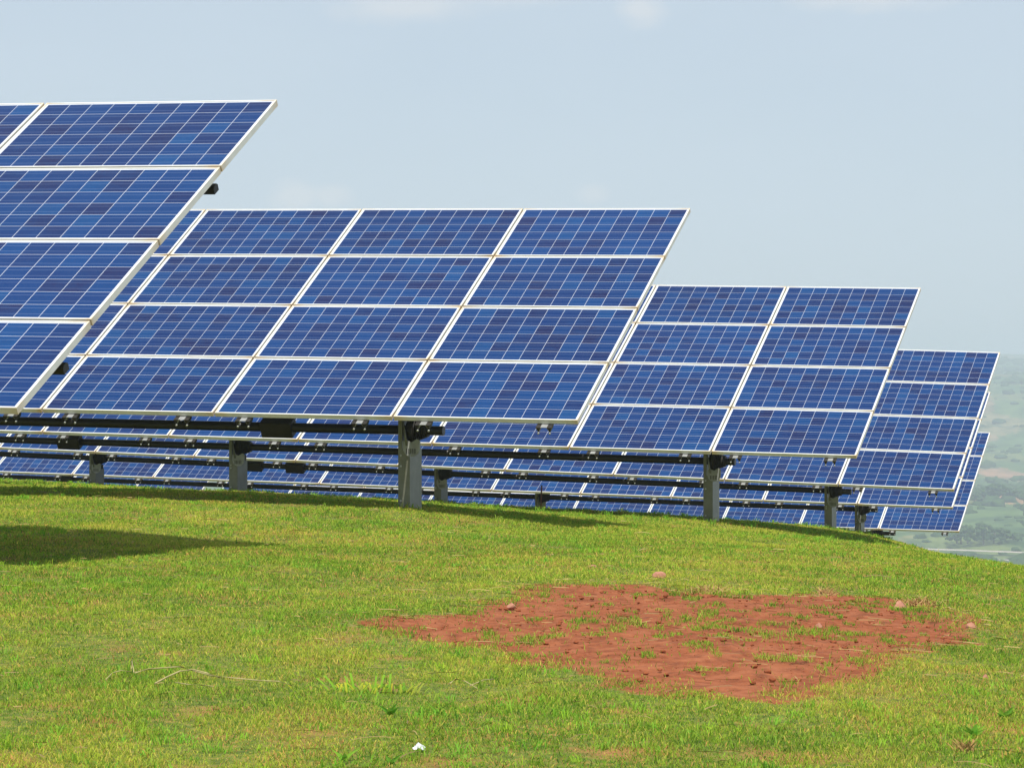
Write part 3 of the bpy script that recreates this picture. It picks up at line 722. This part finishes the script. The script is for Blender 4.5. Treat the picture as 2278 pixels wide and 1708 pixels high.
# broad leaved weeds
def weed(px, py, sc, leaves, label):
    x, y = ray(px, py); sp_ = []
    for (lx, ly, h, w) in leaves: sp_.append((0, 0, h*sc, w*sc, lx, ly, (.15+random.random()*.08, .34+random.random()*.1, .04), .12))
    strip_plant('weed', sp_, (x, y, gz1(x, y)), m_stem, label, 'weed', 'broad-leaved weeds in the lawn')
weed(765, 1692, 1, [(-.9, .1, .040, .020), (1.1, 0, .046, .018), (.1, -.5, .030, .022)], 'weed with two spread leaves near the bottom, left of the white paper scrap')
weed(868, 1590, 1, [(-1.1, 0, .045, .02), (.5, .1, .048, .022), (.9, -.3, .035, .02), (-.2, -.6, .03, .02)], 'low green weed just below the chopped clump')
weed(972, 1588, 1, [(-.8, 0, .050, .014), (1.2, 0, .052, .014)], 'weed with two pointed leaves in a V, right below the chopped clump')
weed(2165, 1640, 1, [(-.6, 0, .045, .026), (.2, 0, .050, .028), (.9, .2, .045, .024), (1.2, -.3, .035, .022), (-1.1, -.2, .035, .022), (.3, -.7, .03, .02)], 'leafy round-leaved weed in the bottom right corner')
weed(2235, 1600, 1, [(-.5, 0, .045, .024), (.6, 0, .050, .026), (1.1, -.2, .035, .02), (-1.0, -.3, .03, .02)], 'leafy green weed at the right edge above the bottom corner')
weed(870, 1700, .9, [(-.5, 0, .04, .018), (.9, 0, .045, .018)], 'half-cut green weed at the very bottom below the white paper scrap')
# brown dead tuft, bottom right
m_dead, t, b = new_mat('dead_grass'); at = N(t, 'ShaderNodeAttribute', attribute_name='tint'); setb(t, b, col=at.outputs['Color'], rough=.9)
x, y = ray(2150, 1672); specs = [(random.gauss(0, .012), random.gauss(0, .01), random.uniform(.02, .05), .003, random.uniform(-.9, .9), random.uniform(-.6, .6), (.30+.1*random.random(), .19+.06*random.random(), .07), .3) for _ in range(90)]
strip_plant('dead_tuft', specs, (x, y, gz1(x, y)), m_dead, 'rust-brown dead grass tuft near the bottom right corner', 'dead grass tuft', 'dead grass tufts')
DG = 'dead grass tufts'
for (px, py, n, sp_, lab) in ((1575, 1318, 80, .05, 'heap of dry pinkish-brown grass on the far rim of the bare soil, left one'),
                         (1835, 1322, 70, .035, 'dry brown grass tuft standing on the far rim of the bare soil, middle one'),
                         (2045, 1345, 110, .06, 'heap of dry straw-brown grass on the far rim of the bare soil, right one')):
    x, y = ray(px, py)
    specs = [(random.gauss(0, sp_), random.gauss(0, sp_*.8), random.uniform(.02, .06), .0035, random.uniform(-1.4, 1.4), random.uniform(-.9, .9), (.34+.1*random.random(), .20+.07*random.random(), .09), .3) for _ in range(n)]
    strip_plant('dead_tuft', specs, (x, y, gz1(x, y)), m_dead, lab, 'dead grass tuft', DG)
# long dry vine trailing through the lawn
m_vine, t, b = new_mat('dry_vine'); setb(t, b, col=ramp(t, object_noise(t, 25), [(.3, (.26, .22, .085)), (.7, (.42, .36, .16))]), rough=.8)
def trail(mb, pix, r0, r1, lift=.02):
    P3 = []
    for i, (px, py, up) in enumerate(pix):
        x, y = ray(px, py); P3.append((x, y, gz1(x, y)+lift+up))
    mb.path(P3, r0, r1, 6)
mb = MB()
trail(mb, [(300, 1508, 0), (330, 1506, .01), (360, 1505, .012), (400, 1503, .015), (430, 1507, .006), (470, 1516, .002), (520, 1522, .004), (570, 1527, .003), (620, 1531, .006), (650, 1537, .0)], .0028, .0018)
trail(mb, [(345, 1532, 0), (370, 1526, .012), (400, 1518, .022), (430, 1516, .024), (460, 1518, .015), (490, 1522, .004)], .0035, .0022)
trail(mb, [(390, 1530, 0), (420, 1536, .002), (450, 1538, .003), (475, 1540, .001)], .002, .0015)
trail(mb, [(292, 1500, .0), (294, 1494, .02), (298, 1508, .0)], .003, .002)
trail(mb, [(235, 1524, 0), (250, 1512, .006), (270, 1505, .004), (292, 1506, 0)], .002, .0015)
o = link('dry_vine', mb.mesh('dry_vine'), m_vine); tag(o, 'long pale dry vine trailing across the lawn left of the bright chopped clump', 'dry vine')
mb = MB(); trail(mb, [(1000, 1532, 0), (1015, 1528, .01), (1035, 1532, .008), (1062, 1543, 0)], .003, .0015); trail(mb, [(1045, 1538, 0), (1075, 1528, .006), (1100, 1522, .0)], .0025, .0015)
o = link('dry_vine', mb.mesh('dry_vine'), m_vine); tag(o, 'short bent dry stalk between the chopped clump and the bare soil', 'dry vine')
# thin rusty stake by the crest
x, y = .34, 36.5; z = gz1(x, y)
mb = MB(); mb.path([(0, 0, -.2), (.005, 0, .12), (.012, 0, .29)], .010, .008, 8)
o = link('stake', mb.mesh('stake'), m_rust); o.location = (x, y, z); tag(o, 'thin rusty iron stake standing at the crest in front of the arrays', 'stake')

# ------------------------------------------------------------------ the hazy air over the valley
mb = MB(); mb.box((-1700, -60, -110), (1700, 6600, 75))
hz_ = link('haze', mb.mesh('haze')); tag(hz_, 'pale haze filling the valley air', kind='stuff')
m_haze = bpy.data.materials.new('haze'); m_haze.use_nodes = True; t = m_haze.node_tree; t.nodes.clear()
pv = N(t, 'ShaderNodeVolumePrincipled', i={'Color': (.76, .86, .98, 1), 'Density': .00040, 'Anisotropy': .2}); ou = N(t, 'ShaderNodeOutputMaterial'); L(t, pv.outputs[0], ou.inputs['Volume'])
hz_.data.materials.append(m_haze)
